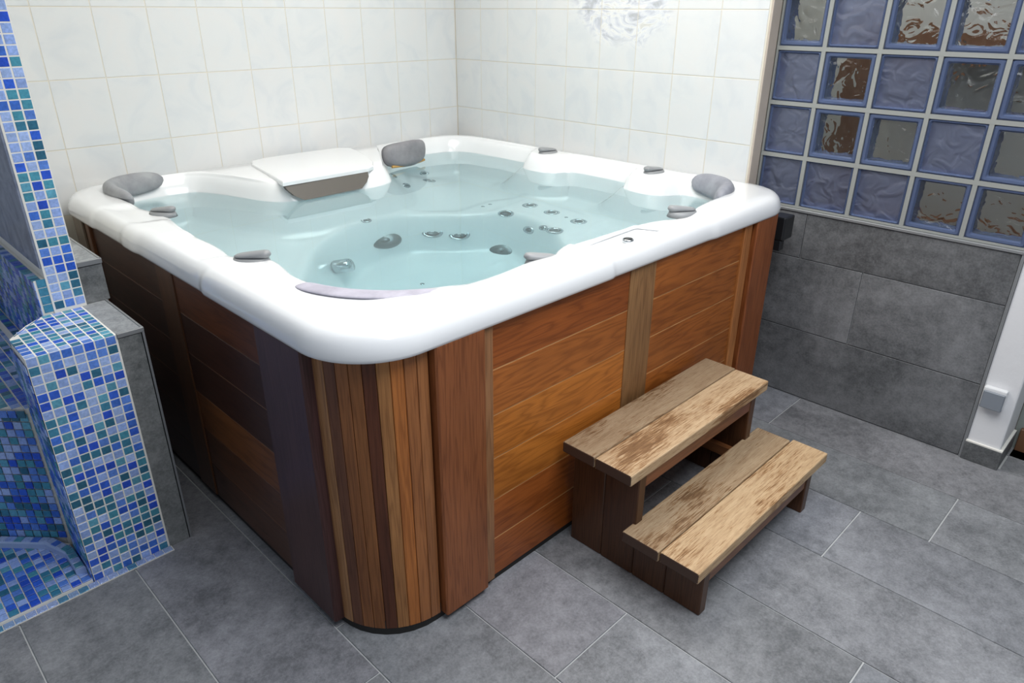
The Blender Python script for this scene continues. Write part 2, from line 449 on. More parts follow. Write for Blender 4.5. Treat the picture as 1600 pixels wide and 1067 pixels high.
# glass block panel: window_1
win = empty('window_1', (0.11, -2.3, 0.815), label='panel of blue edged glass blocks in grey mortar, some frosted and some clear', kind='structure')
J0, PT = -1.9929, 0.2
bm = bmesh.new()
ZR = [0.816] + [1.0128 + 0.2 * k for k in range(7)]
YC = [-1.808] + [J0 - 0.2 * k for k in range(5)]
YC[-1] = -2.7925
HW = 0.0075
for z in ZR: bm_box(bm, 0.074, 0.150, -2.795, -1.808, z - (HW if z > 0.82 else 0), z + HW)
for y in YC: bm_box(bm, 0.0745, 0.1495, max(y - HW, -2.795), min(y + HW, -1.808), 0.816, ZR[-1])
link('mortar_grid', bm_me(bm, 'mortar_grid'), M['mortar'], win)
box('wall_above_blocks', 0.07, 0.16, -2.795, -1.80, ZR[-1] + 0.009, 2.54, M['plaster'], kind='structure', label='white plaster above the glass blocks')
PAT = ['FFFCC', 'FCCFC', 'FCFCC', 'CFCCF', 'FCFFC', 'CFFCF', 'FCCFF']


def ring_mesh(w_, h_, d, t):
    """hollow square frame with rounded outer corners; local z depth"""
    def rr(a, b_, r, n=4):
        p = []
        for (cx, cy, s) in ((a - r, b_ - r, 0), (-a + r, b_ - r, 90), (-a + r, -b_ + r, 180), (a - r, -b_ + r, 270)):
            for k in range(n + 1):
                an = math.radians(s + 90 * k / n); p.append((cx + r * math.cos(an), cy + r * math.sin(an)))
        return p
    loops = [(rr(w_ / 2, h_ / 2, 0.008), -d), (rr(w_ / 2, h_ / 2, 0.008), -0.006), (rr(w_ / 2 - 0.006, h_ / 2 - 0.006, 0.008), 0.0),
             (rr(w_ / 2 - t + 0.006, h_ / 2 - t + 0.006, 0.006), -0.001), (rr(w_ / 2 - t, h_ / 2 - t, 0.006), -0.010), (rr(w_ / 2 - t, h_ / 2 - t, 0.006), -d)]
    vs, fs = [], []; n = len(loops[0][0])
    for (p, z) in loops: vs += [(x, y, z) for x, y in p]
    L = len(loops)
    for l in range(L):
        for i in range(n):
            j = (i + 1) % n; q = (l + 1) % L
            fs.append((l * n + i, l * n + j, q * n + j, q * n + i))
    return me_('glass_block', vs, fs)


def pane_mesh(w_, h_, seed, amp):
    n = 16; vs, fs = [], []
    for side, z0, s in ((0, -0.008, 1), (1, -0.016, 1)):
        for j in range(n + 1):
            for i in range(n + 1):
                x = (i / n - .5) * w_; y = (j / n - .5) * h_
                e = min(1, 6 * min(i, n - i, j, n - j) / n)
                z = z0 + (amp * e * mnoise.noise(Vector((x * 17 + seed, y * 17, 3.3))) if side == 0 else 0)
                vs.append((x, y, z))
    k = (n + 1) ** 2
    for j in range(n):
        for i in range(n):
            a = j * (n + 1) + i; f = (a, a + 1, a + n + 2, a + n + 1)
            fs.append(f); fs.append(tuple(k + q for q in f[::-1]))
    return me_('pane', vs, fs, True)


_pm = {}
for r in range(7):
    z0, z1 = ZR[r], ZR[r + 1]
    for c_ in range(5):
        y1, y0 = YC[c_], YC[c_ + 1]
        wd, hd = (y1 - y0) - 2 * HW, (z1 - z0) - 2 * HW + (0.008 if r == 0 else 0)
        cy, cz = (y0 + y1) / 2, (z0 + z1) / 2 + (0.002 if r == 0 else 0)
        fr = PAT[r][c_] == 'F'
        key = (round(wd, 3), round(hd, 3), fr)
        if key not in _pm:
            _pm[key] = (ring_mesh(wd, hd, 0.07, 0.012 if fr else 0.020), [pane_mesh(wd - 0.022, hd - 0.022, s_ * 7.1, 0.006) for s_ in range(3)])
        rm, pms = _pm[key]
        gb = link('glass_block', rm, M['glass_rim'], win, (0.0765, cy, cz), FNX)
        pmn = pms[(r + c_) % 3] if len(pms[0].materials) == 0 or True else None
        if len(pmn.materials) == 0: pmn.materials.append(M['glass_frost'] if fr else M['glass_clear'])
        link('pane', pmn, None, gb, (0.0765, cy, cz), FNX)

# ------------------------------------------------------------------ hot tub
tub = empty('hot_tub', (-1.04, -1.02, 0.0), label='large square white acrylic hot tub clad in varnished cedar boards', cat='hot tub')
CX, CY, CR = -1.25, -1.08, 0.20
RX0, RX1, RY0, RY1 = -2.080, -0.006, -2.034, -0.006
LIP = [(-1.935, -0.36), (-1.945, -0.25), (-1.92, -0.15), (-1.86, -0.09), (-1.76, -0.062), (-1.64, -0.060), (-1.545, -0.095), (-1.482, -0.23), (-1.442, -0.36), (-1.405, -0.47), (-1.35, -0.52), (-1.25, -0.53),
       (-1.10, -0.53), (-0.97, -0.53), (-0.895, -0.505), (-0.845, -0.44), (-0.77, -0.31), (-0.68, -0.19), (-0.56, -0.10), (-0.42, -0.075), (-0.27, -0.075), (-0.15, -0.11), (-0.085, -0.20), (-0.070, -0.36), (-0.070, -0.52),
       (-0.072, -0.64), (-0.10, -0.700), (-0.175, -0.730), (-0.195, -0.80), (-0.185, -0.88), (-0.11, -0.925), (-0.078, -1.00), (-0.075, -1.12), (-0.080, -1.26), (-0.11, -1.325), (-0.185, -1.355), (-0.205, -1.43), (-0.195, -1.51), (-0.12, -1.555),
       (-0.095, -1.63), (-0.105, -1.72), (-0.16, -1.81), (-0.27, -1.857), (-0.40, -1.865), (-0.52, -1.885), (-0.60, -1.915), (-0.68, -1.905), (-0.76, -1.865), (-0.90, -1.85), (-1.05, -1.85), (-1.17, -1.848),
       (-1.24, -1.868), (-1.30, -1.898), (-1.39, -1.885), (-1.50, -1.90), (-1.62, -1.90), (-1.72, -1.872), (-1.80, -1.815), (-1.865, -1.735), (-1.90, -1.64), (-1.912, -1.53), (-1.895, -1.44),
       (-1.885, -1.36), (-1.925, -1.305), (-1.962, -1.255), (-1.938, -1.16), (-1.930, -1.05), (-1.938, -0.92), (-1.925, -0.78), (-1.905, -0.67), (-1.908, -0.60), (-1.93, -0.50)]


def closed_spline(pts, per):
    out = []; n = len(pts)
    for i in range(n):
        p0, p1, p2, p3 = [np.array(pts[(i + k) % n], float) for k in (-1, 0, 1, 2)]
        for k in range(per):
            t = k / per
            out.append(0.5 * ((2 * p1) + (-p0 + p2) * t + (2 * p0 - 5 * p1 + 4 * p2 - p3) * t * t + (-p0 + 3 * p1 - 3 * p2 + p3) * t ** 3))
    return np.array(out)


lip = closed_spline(LIP, 10)
for _ in range(14): lip = (np.roll(lip, 1, 0) + 2 * lip + np.roll(lip, -1, 0)) / 4
NA = len(lip)
_t = np.roll(lip, -1, 0) - np.roll(lip, 1, 0); _t /= np.linalg.norm(_t, axis=1)[:, None]
inw = np.column_stack([_t[:, 1], -_t[:, 0]])
if np.sum((np.array([CX, CY]) - lip) * inw) < 0: inw = -inw
for _ in range(10): inw = (np.roll(inw, 1, 0) + 2 * inw + np.roll(inw, -1, 0)) / 4
inw /= np.linalg.norm(inw, axis=1)[:, None]
PRO = np.array([(0, .902), (.008, .894), (.018, .878), (.028, .855), (.036, .835), (.052, .79), (.070, .72), (.090, .64), (.115, .56), (.15, .49), (.20, .462), (.27, .458), (9, .458)])
FW = [(-1.656, -1.147), (-1.516, -0.959), (-1.403, -0.832), (-1.24, -0.752), (-1.067, -0.738), (-0.925, -0.778), (-0.785, -0.905), (-0.640, -1.025), (-0.625, -1.18), (-0.741, -1.416), (-0.85, -1.53),
      (-1.02, -1.66), (-1.22, -1.74), (-1.44, -1.70), (-1.60, -1.52), (-1.68, -1.32)]
fwp = closed_spline(FW, 4)


def poly_sd(P, poly):
    """signed distance (negative inside)"""
    x, y = P[..., 0], P[..., 1]; d = np.full(x.shape, 1e9); ins = np.zeros(x.shape, bool)
    n = len(poly)
    for i in range(n):
        a, b_ = poly[i], poly[(i + 1) % n]; e = b_ - a
        t = np.clip(((x - a[0]) * e[0] + (y - a[1]) * e[1]) / (e @ e), 0, 1)
        d = np.minimum(d, np.hypot(x - a[0] - t * e[0], y - a[1] - t * e[1]))
        cnd = ((a[1] > y) != (b_[1] > y)) & (x < (b_[0] - a[0]) * (y - a[1]) / (b_[1] - a[1] + 1e-12) + a[0])
        ins ^= cnd
    return np.where(ins, -d, d)


def sstep(x, a, b_):
    t = np.clip((x - a) / (b_ - a), 0, 1); return t * t * (3 - 2 * t)


PANEL = np.array([(-0.665, -0.93), (-0.37, -0.90), (-0.36, -1.10), (-0.39, -1.40), (-0.69, -1.42), (-0.672, -1.15)])
BACKSEAT = np.array([(-1.30, -0.62), (-0.90, -0.66), (-0.72, -0.82), (-0.50, -0.80), (-0.25, -0.9), (-0.1, -0.3), (-0.5, -0.1), (-0.9, -0.4)])


def surf(P, sd=None):
    """height of the shell's inside at points P (..., 2)"""
    P = np.asarray(P, float)
    d = np.maximum(-poly_sd(P, lip[::3]), 0) if sd is None else sd
    z = np.interp(d, PRO[:, 0], PRO[:, 1]); f = sstep(d, 0.03, 0.14)
    s = poly_sd(P, fwp)
    z = z + f * (-0.338 * sstep(-s, -0.03, 0.075) + 0.012 * np.exp(-((s - 0.035) / 0.02) ** 2))
    z = z + f * 0.020 * sstep(-poly_sd(P, PANEL), -0.004, 0.012)
    z = z + f * (-0.045) * sstep(-poly_sd(P, BACKSEAT), -0.03, 0.05)
    z = z + sstep(d, 0.05, 0.12) * 0.17 * np.exp(-((P[..., 0] + 0.62) ** 2 + (P[..., 1] + 0.37) ** 2) / 0.050)
    z = z + f * 0.02 * np.exp(-((P[..., 0] + 1.62) ** 2 + (P[..., 1] + 0.62) ** 2) / 0.03)
    return z


def surf_n(x, y):
    e = 0.004; z = surf(np.array([(x, y), (x + e, y), (x - e, y), (x, y + e), (x, y - e)]))
    n = Vector((-(z[1] - z[2]) / (2 * e), -(z[3] - z[4]) / (2 * e), 1)).normalized()
    return float(z[0]), n


def outer(th, off=0.0):
    """point of the rounded outer rectangle along angle th (array)"""
    x0, x1, y0, y1 = RX0 + off, RX1 - off, RY0 + off, RY1 - off; r = max(CR - off, 0.02)
    pts = []
    for t in np.atleast_1d(th):
        c, s = math.cos(t), math.sin(t); lo, hi = 0.3, 2.5
        for _ in range(30):
            m_ = (lo + hi) / 2; x, y = CX + c * m_, CY + s * m_
            qx = max(x0 + r - x, x - (x1 - r)); qy = max(y0 + r - y, y - (y1 - r))
            dd = math.hypot(max(qx, 0), max(qy, 0)) + min(max(qx, qy), 0) - r
            if dd > 0: hi = m_
            else: lo = m_
        pts.append((CX + c * lo, CY + s * lo))
    return np.array(pts)


th = np.unwrap(np.arctan2(lip[:, 1] - CY, lip[:, 0] - CX))
th = np.maximum.accumulate(th) if th[-1] > th[0] else np.minimum.accumulate(th)
rings = []       # list of (n,3) arrays from the hidden underside over the rim to the basin floor
for off, z in ((0.030, 0.845), (0.008, 0.838), (0.002, 0.842), (0.0, 0.850), (0.001, 0.866), (0.005, 0.881), (0.013, 0.895), (0.025, 0.905), (0.040, 0.910)):
    p = outer(th, off)
    _w = sstep(-p[:, 0], 2.0, 2.03) * sstep(p[:, 1], -1.34, -1.30) * (1 - sstep(p[:, 1], -0.86, -0.80)); p[:, 0] += 0.006 * _w
    _w = sstep(-p[:, 0], 2.0, 2.03) * sstep(p[:, 1], -0.74, -0.70) * (1 - sstep(p[:, 1], -0.46, -0.42)); p[:, 0] += 0.005 * _w
    _w = sstep(-p[:, 1], 1.95, 1.98) * sstep(p[:, 0], -1.19, -1.165) * (1 - sstep(p[:, 0], -0.66, -0.60)); p[:, 1] += 0.006 * _w
    rings.append(np.column_stack([p, np.full(NA, z)]))
o4 = rings[-1][:, :2]


def rimh(P):
    """small steps moulded into the rim top"""
    x, y = P[:, 0], P[:, 1]
    fr = sstep(-y, 1.80, 1.88); le = sstep(-x, 1.86, 1.93)
    h = -0.011 * fr * sstep(x, -1.185, -1.165) * (1 - sstep(x, -0.66, -0.60))
    h += -0.009 * le * sstep(y, -1.26, -1.23) * (1 - sstep(y, -0.98, -0.93))
    h += -0.008 * le * sstep(y, -0.75, -0.72) * (1 - sstep(y, -0.50, -0.44))
    h += 0.007 * fr * (1 - sstep(x, -1.70, -1.62)) * (1 - le)
    return h


for f_, zz in ((0.25, 0.911), (0.5, 0.911), (0.75, 0.910), (0.92, 0.908)):
    p = o4 * (1 - f_) + lip * f_
    rings.append(np.column_stack([p, zz + rimh(p)]))
lipd = lip[::2]
def grad_sd(P):
    e = 0.0015
    return np.column_stack([poly_sd(P + [e, 0], lipd) - poly_sd(P - [e, 0], lipd), poly_sd(P + [0, e], lipd) - poly_sd(P - [0, e], lipd)]) / (2 * e)
p = lip.copy(); last = 0.0
for d in (0.0, .006, .012, .020, .028, .036, .045, .058, .072, .09, .11, .13):
    while last < d - 1e-6:
        st = min(0.006, d - last); g = -grad_sd(p); g /= np.maximum(np.linalg.norm(g, axis=1), 0.5)[:, None]
        g = (0.75 * g + 0.25 * inw) if last < 0.02 else g
        p = p + g * st; last += st
    if 0.02 < d: p = (np.roll(p, 1, 0) + 6 * p + np.roll(p, -1, 0)) / 8
    z = surf(p, np.full(NA, d)) if d < 0.05 else surf(p)
    if d < 0.02: z = z + rimh(lip) * (1 - d / 0.02)
    rings.append(np.column_stack([p, z]))
vs = np.concatenate(rings); nr = len(rings); nst = len(vs)
ccw = th[-1] > th[0]
fs = []
for k in range(nr - 1):
    for i in range(NA):
        j = (i + 1) % NA; q = (k * NA + i, k * NA + j, (k + 1) * NA + j, (k + 1) * NA + i)
        fs.append(q if ccw else q[::-1])
gx = np.arange(-2.0, -0.02, 0.0105); gy = np.arange(-1.98, -0.02, 0.0105)
GX, GY = np.meshgrid(gx, gy); GP = np.stack([GX, GY], -1); dd_ = -poly_sd(GP, lip[::3]); GZ = surf(GP, np.maximum(dd_, 0))
GB = GZ.copy()
for _ in range(14): GB[1:-1, 1:-1] = (GB[:-2, 1:-1] + GB[2:, 1:-1] + GB[1:-1, :-2] + GB[1:-1, 2:] + 2 * GB[1:-1, 1:-1]) / 6
wb = sstep(dd_, 0.125, 0.19) * 0.85; GZ = GZ * (1 - wb) + GB * wb - 0.0006
gi = -np.ones(GX.shape, int); ok = dd_ > 0.104; gi[ok] = nst + np.arange(ok.sum())
vs = np.vstack([vs, np.column_stack([GX[ok], GY[ok], GZ[ok]])])
for a in range(GX.shape[0] - 1):
    for b2 in range(GX.shape[1] - 1):
        q = (gi[a, b2], gi[a, b2 + 1], gi[a + 1, b2 + 1], gi[a + 1, b2])
        if min(q) >= 0: fs.append(tuple(int(t) for t in q))
link('shell', me_('shell', vs, fs, True), M['acrylic'], tub, label='glossy white acrylic shell with rounded rim and moulded seats')

# control panel ridge and round button on the front rim
def tube(name, pts, r, m, parent, closed=False, n=8, **kw):
    cu = bpy.data.curves.new(name, 'CURVE'); cu.dimensions = '3D'; cu.bevel_depth = r; cu.bevel_resolution = 2
    sp = cu.splines.new('POLY'); sp.points.add(len(pts) - 1)
    for i, p in enumerate(pts): sp.points[i].co = (*p, 1)
    sp.use_cyclic_u = closed; cu.use_fill_caps = True
    ob = bpy.data.objects.new('tmp', cu); C.objects.link(ob)
    dg = bpy.context.evaluated_depsgraph_get(); me = bpy.data.meshes.new_from_object(ob.evaluated_get(dg)); bpy.data.objects.remove(ob)
    me.polygons.foreach_set('use_smooth', [True] * len(me.polygons)); me.materials.clear()
    return link(name, me, m, parent, **kw)


tube('panel_ridge', [(-1.135, -1.895, .904), (-1.06, -1.892, .9055), (-0.90, -1.885, .9055), (-0.885, -1.890, .9055), (-0.86, -1.95, .9055), (-0.855, -1.995, .902)], 0.006, M['acrylic'], tub,
     label='raised ridge moulded round the control panel area')
v_, f_ = lathe([(0.0175, 0), (0.0175, 0.006), (0.0160, 0.0098), (0.0135, 0.0098)], 28)
bt = link('control_button', me_('control_button', v_, f_, True), M['chrome'], tub, (-1.035, -1.965, 0.9045), label='chrome ringed button with dark centre')
v_, f_ = lathe([(0.0138, 0), (0.0134, 0.0015), (0.001, 0.0022)], 24)
link('button_cap', me_('button_cap', v_, f_, True), M['black'], bt, (-1.035, -1.965, 0.9142))

# filter housing lid and its dark slot
prism('filter_lid', [(-1.405, -0.556), (-0.995, -0.552), (-0.955, -0.53), (-0.90, -0.45), (-0.845, -0.32), (-0.80, -0.18), (-0.785, -0.09), (-0.83, -0.045), (-1.0, -0.035), (-1.22, -0.04), (-1.29, -0.07),
                     (-1.325, -0.14), (-1.35, -0.28)], 0.903, 0.922, M['acrylic'], tub, bev=0.006, seg=3, label='flat white lid over the filter housing')
bm = bmesh.new()
prof = [(-1.398, 0.905), (-1.0, 0.905), (-1.005, 0.885), (-1.025, 0.865), (-1.06, 0.846), (-1.335, 0.842), (-1.37, 0.862), (-1.39, 0.885)]
fa = [bm.verts.new((x, -0.550 - (0.905 - z) * 0.62, z)) for x, z in prof]; fb = [bm.verts.new((x, -0.53 - (0.905 - z) * 0.5, z)) for x, z in prof]
bm.faces.new(fa); bm.faces.new(fb[::-1])
for i in range(8): bm.faces.new((fa[i], fb[i], fb[(i + 1) % 8], fa[(i + 1) % 8]))
bmesh.ops.recalc_face_normals(bm, faces=bm.faces)
link('filter_flap', bm_me(bm, 'filter_flap'), M['filter'], tub, label='dark brown grey skimmer flap under the white lid')


# head pillows: padded strips bent over the lip
def pillow(pts, prof, col, taper=0.5, n=36, label=None):
    P = np.array(pts, float); L = np.r_[0, np.cumsum(np.hypot(*np.diff(P, axis=0).T))]; t = np.linspace(0, L[-1], n)
    X = np.interp(t, L, P[:, 0]); Y = np.interp(t, L, P[:, 1])
    for _ in range(8):
        X[1:-1] = (X[:-2] + 2 * X[1:-1] + X[2:]) / 4; Y[1:-1] = (Y[:-2] + 2 * Y[1:-1] + Y[2:]) / 4
    tx, ty = np.gradient(X), np.gradient(Y); l = np.hypot(tx, ty); nx, ny = -ty / l, tx / l
    s = np.sign((CX - X[n // 2]) * nx[n // 2] + (CY - Y[n // 2]) * ny[n // 2]); nx *= s; ny *= s
    pr = closed_spline(prof, 3); vs, fs = [], []; k = len(pr); c0 = pr.mean(0)
    for i in range(n):
        u = abs(2 * i / (n - 1) - 1); sc_ = max(0.05, (1 - u ** 7)) ** 0.5 * (1 - taper * u * u)
        for (d, z) in pr:
            dd, zz = c0[0] + (d - c0[0]) * sc_, c0[1] + (z - c0[1]) * sc_
            vs.append((X[i] + nx[i] * dd, Y[i] + ny[i] * dd, zz))
    for i in range(n - 1):
        for q in range(k): fs.append((i * k + q, i * k + (q + 1) % k, (i + 1) * k + (q + 1) % k, (i + 1) * k + q))
    fs.append(tuple(range(k))); fs.append(tuple((n - 1) * k + q for q in range(k))[::-1])
    me = me_('pillow', vs, fs, True)
    bm = bmesh.new(); bm.from_mesh(me); bmesh.ops.recalc_face_normals(bm, faces=bm.faces); bm.to_mesh(me); bm.free()
    return link('pillow', me, M['pillow'], tub, col=col, label=label)


pillow([(-1.925, -0.37), (-1.948, -0.28), (-1.942, -0.18), (-1.89, -0.11), (-1.80, -0.072), (-1.69, -0.062)],
       [(-0.012, 0.909), (-0.008, 0.934), (0.012, 0.944), (0.034, 0.930), (0.046, 0.895), (0.043, 0.866), (0.030, 0.862), (0.012, 0.885), (0.0, 0.902)], (0.34, 0.35, 0.365), 0.12,
       label='grey curved head pillow in the left rear corner')
pillow([(-0.105, -1.615), (-0.108, -1.70), (-0.145, -1.78), (-0.21, -1.832), (-0.31, -1.86)],
       [(-0.030, 0.909), (-0.02, 0.932), (0.005, 0.938), (0.028, 0.922), (0.042, 0.885), (0.040, 0.855), (0.022, 0.850), (0.0, 0.885), (-0.015, 0.902)], (0.32, 0.33, 0.37), 0.2,
       label='grey curved head pillow in the right corner')
pillow([(-1.912, -1.58), (-1.905, -1.66), (-1.865, -1.745), (-1.80, -1.82), (-1.72, -1.875), (-1.62, -1.90)],
       [(-0.062, 0.912), (-0.056, 0.9175), (-0.01, 0.915), (0.02, 0.900), (0.044, 0.868), (0.048, 0.846), (0.034, 0.846), (0.015, 0.880), (-0.004, 0.900), (-0.03, 0.906)], (0.50, 0.48, 0.56), 0.05,
       label='pale lilac grey head pillow in the near corner')
# upright pillow by the filter
bm = bmesh.new()
ax = Vector((0.985, 0.17, 0)).normalized(); up = Vector((0.05, 0.16, 1)).normalized(); nn = ax.cross(up)
N = 20; grid = []
for s in (0, 1):
    g = []
    for j in range(N + 1):
        row = []
        for i in range(N + 1):
            u, v2 = 2 * i / N - 1, 2 * j / N - 1
            su, sv = u * math.sqrt(max(0, 1 - 0.30 * v2 ** 4)), v2 * math.sqrt(max(0, 1 - 0.30 * u ** 4))
            wdt = 0.140 - 0.012 * (-v2) if v2 < 0 else 0.140
            bulge = max(0, (1 - abs(u) ** 4) * (1 - abs(v2) ** 4))
            dpt = 0.012 + (0.020 * bulge ** 0.5 if s == 0 else 0.004)
            q = Vector((-0.608, -0.318, 0.905)) + ax * (su * wdt) + up * (sv * 0.055 - 0.008 * (1 - u * u) * (v2 < 0) * -v2) + nn * (dpt * (1 if s == 0 else -1)) - nn * 0.02 * (u * u)
            row.append(bm.verts.new(q))
        g.append(row)
    grid.append(g)
for s in (0, 1):
    for j in range(N):
        for i in range(N):
            q = [grid[s][j][i], grid[s][j][i + 1], grid[s][j + 1][i + 1], grid[s][j + 1][i]]; bm.faces.new(q if s == 0 else q[::-1])
bd = [(0, i) for i in range(N)] + [(j, N) for j in range(N)] + [(N, N - i) for i in range(N)] + [(N - j, 0) for j in range(N)]
for a in range(len(bd)):
    (j0, i0), (j1, i1) = bd[a], bd[(a + 1) % len(bd)]
    bm.faces.new((grid[0][j0][i0], grid[1][j0][i0], grid[1][j1][i1], grid[0][j1][i1]))
bmesh.ops.recalc_face_normals(bm, faces=bm.faces)
pu = link('pillow', bm_me(bm, 'pillow', True), M['pillow'], tub, col=(0.26, 0.26, 0.275), label='dark grey upright head pillow beside the filter lid')
tube('pillow_edge', [tuple(Vector((-0.608, -0.318, 0.905)) + ax * (u * 0.115) + up * (-0.050 - 0.004 * (1 - u * u)) + nn * (0.014 - 0.014 * u * u)) for u in [k / 8 - 1 for k in range(17)]], 0.0065, M['yellow'], pu,
     label='yellowed lower edge')


# diverter valves
def valve(x, y, z, s, rot, tilt, label):
    rm_ = Matrix.Rotation(rot, 3, 'Z')
    bm = bmesh.new()
    bmesh.ops.create_cone(bm, cap_ends=True, segments=28, radius1=0.040 * s, radius2=0.034 * s, depth=0.018 * s)
    for v in bm.verts: v.co.x *= 1.35; v.co.z += 0.006 * s
    a = link('diverter_valve', bm_me(bm, 'diverter_valve', True), M['knob'], tub, (x, y, z), rm_, label=label)
    # lever: long rounded wedge, high at one end
    n, k = 14, 14; vs, fs = [], []
    for i in range(n + 1):
        t = i / n; xx = (-0.045 + 0.10 * t) * s; ww = 0.021 * s * math.sqrt(max(0.02, 1 - (2 * t - 1) ** 4)); hh = (0.009 + 0.013 * t) * s
        for q in range(k):
            an = 2 * math.pi * q / k; vs.append((xx, ww * math.cos(an), 0.012 * s + hh * 0.62 + hh * 0.60 * math.sin(an) * math.sqrt(max(0.05, 1 - (2 * t - 1) ** 6))))
    for i in range(n):
        for q in range(k): fs.append((i * k + q, i * k + (q + 1) % k, (i + 1) * k + (q + 1) % k, (i + 1) * k + q))
    fs.append(tuple(range(k))[::-1]); fs.append(tuple(n * k + q for q in range(k)))
    link('lever', me_('lever', vs, fs, True), M['knob'], a, (x, y, z), rm_)


valve(-1.930, -1.335, 0.898, 1.05, math.radians(-48), 0, 'grey diverter valve on the near left rim')
valve(-1.905, -0.640, 0.896, 0.95, math.radians(-58), 0, 'grey diverter valve on the far left rim')
valve(-1.325, -1.880, 0.884, 1.0, math.radians(150), 0, 'grey diverter valve in the front rim by the near pillow')
valve(-0.625, -1.895, 0.898, 1.05, math.radians(150), 0, 'grey diverter valve on the front rim right of the control button')
valve(-0.125, -0.810, 0.902, 1.05, math.radians(170), 0, 'grey diverter valve on the right rim, rear one')
valve(-0.140, -1.440, 0.902, 1.05, math.radians(170), 0, 'grey diverter valve on the right rim, front one')


# jets under the water
_jm = {}


def jet(x, y, r, kind='ring', label=None, n_over=None, z_over=None):
    z, nrm = surf_n(x, y)
    if n_over: nrm = Vector(n_over).normalized()
    if z_over: z = z_over
    if (r, kind) not in _jm:
        if kind == 'dome':
            a = lathe([(r * 1.06, -0.01), (r * 1.06, 0.002), (r, 0.012), (r * 0.85, 0.020), (r * 0.5, 0.027), (r * 0.05, 0.029)], 32)
            b_ = lathe([(r * 0.32, 0.026), (r * 0.30, 0.031), (r * 0.02, 0.032)], 20)
        elif kind == 'spout':
            a = lathe([(r * 0.98, -0.01), (r, 0.002), (r, 0.050), (r * 0.92, 0.056), (r * 0.6, 0.056)], 32)
            b_ = lathe([(r * 0.88, 0.050), (r * 0.86, 0.058), (r * 0.02, 0.060)], 24)
        elif kind == 'dot':
            a = lathe([(r, -0.006), (r, 0.001), (r * 0.7, 0.003), (r * 0.1, 0.003)], 16); b_ = lathe([(r * 0.4, 0), (r * 0.35, 0.004), (r * 0.02, 0.004)], 10)
        else:
            a = lathe([(r, -0.008), (r, 0.003), (r * 0.86, 0.009), (r * 0.66, 0.004), (r * 0.60, 0.000)], 32)
            b_ = lathe([(r * 0.56, -0.004), (r * 0.50, 0.006), (r * 0.30, 0.010), (r * 0.20, 0.005), (r * 0.02, 0.005)], 24)
        _jm[(r, kind)] = (me_('jet', *a, True), me_('nozzle', *b_, True))
    ja, jb = _jm[(r, kind)]
    rot = nrm.to_track_quat('Z', 'Y').to_matrix()
    loc = Vector((x, y, z)) - nrm * 0.002
    o = link('jet', ja, M['chrome'] if kind != 'dome' else M['jetgrey'], tub, loc, rot, label=label)
    link('nozzle', jb, M['jetgrey'] if kind != 'spout' else M['chrome'], o, loc, rot)


for (x, y) in [(-0.620, -1.016), (-0.449, -0.999), (-0.460, -1.142), (-0.478, -1.311), (-0.632, -1.168), (-0.648, -1.328)]: jet(x, y, 0.036)
for (x, y) in [(-0.637, -1.252), (-1.122, -0.690)]: jet(x, y, 0.024)
for (x, y) in [(-0.600, -0.850), (-0.552, -0.846), (-0.470, -1.235)]: jet(x, y, 0.009, 'dot')
jet(-0.888, -0.838, 0.046, n_over=(-0.5, -0.5, 0.75)); jet(-0.808, -0.922, 0.046, n_over=(-0.5, -0.5, 0.75))
jet(-1.085, -0.764, 0.066, 'dome', 'large grey suction cover under water', n_over=(-0.35, -0.5, 0.75))
jet(-0.706, -1.075, 0.066, 'dome', 'large grey suction cover under water', n_over=(-0.6, -0.2, 0.75))
jet(-1.385, -0.870, 0.047, 'spout', 'chrome footwell fitting standing proud of the wall', n_over=(0.75, -0.55, 0.25), z_over=0.265)
jet(-1.16, -1.10, 0.010, 'dot')
for (x, y) in [(-0.733, -0.366), (-0.430, -0.215), (-0.738, -0.470), (-0.540, -0.395)]: jet(x, y, 0.036)

# cladding -----------------------------------------------------------
FY, LX = -2.010, -2.055
ZB, ZT = 0.022, 0.846
SE = [ZB, 0.158, 0.295, 0.433, 0.569, 0.704, ZT]
CED = {'mid': (0.35, 0.112, 0.022), 'deep': (0.285, 0.080, 0.016), 'gold': (0.45, 0.155, 0.026), 'pale': (0.36, 0.19, 0.085), 'dark': (0.105, 0.034, 0.016), 'orange': (0.42, 0.16, 0.042), 'stain': (0.050, 0.020, 0.012), 'l0': (0.070, 0.029, 0.016), 'l1': (0.095, 0.038, 0.018), 'l2': (0.16, 0.058, 0.018), 'l3': (0.050, 0.019, 0.012), 'l4': (0.052, 0.018, 0.011), 'l5': (0.125, 0.038, 0.014)}  # l entries: cedar darkened to carry the shade on the left face


def board_row(axis, a, b_, cols, off=0.0):
    for z in SE[1:-1]:
        c = (0.50, 0.27, 0.11) if axis == 'X' else (0.16, 0.08, 0.045)  # left face tongues get a darker colour for its shade
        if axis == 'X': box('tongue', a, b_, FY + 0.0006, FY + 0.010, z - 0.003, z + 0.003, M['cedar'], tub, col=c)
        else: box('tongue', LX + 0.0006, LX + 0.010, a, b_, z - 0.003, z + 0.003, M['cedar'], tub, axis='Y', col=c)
    for i in range(6):
        g = 0.0013; z0, z1 = SE[i] + g, SE[i + 1] - g
        k = 0.92 + 0.16 * rnd.random(); c = tuple(q * k for q in CED[cols[i]])
        if axis == 'X': box('board', a, b_, FY - off, FY + 0.016, z0, z1, M['cedar'], tub, bev=0.0012, col=c)
        else: box('board', LX - off, LX + 0.016, a, b_, z0, z1, M['cedar'], tub, bev=0.0012, axis='Y', col=c)


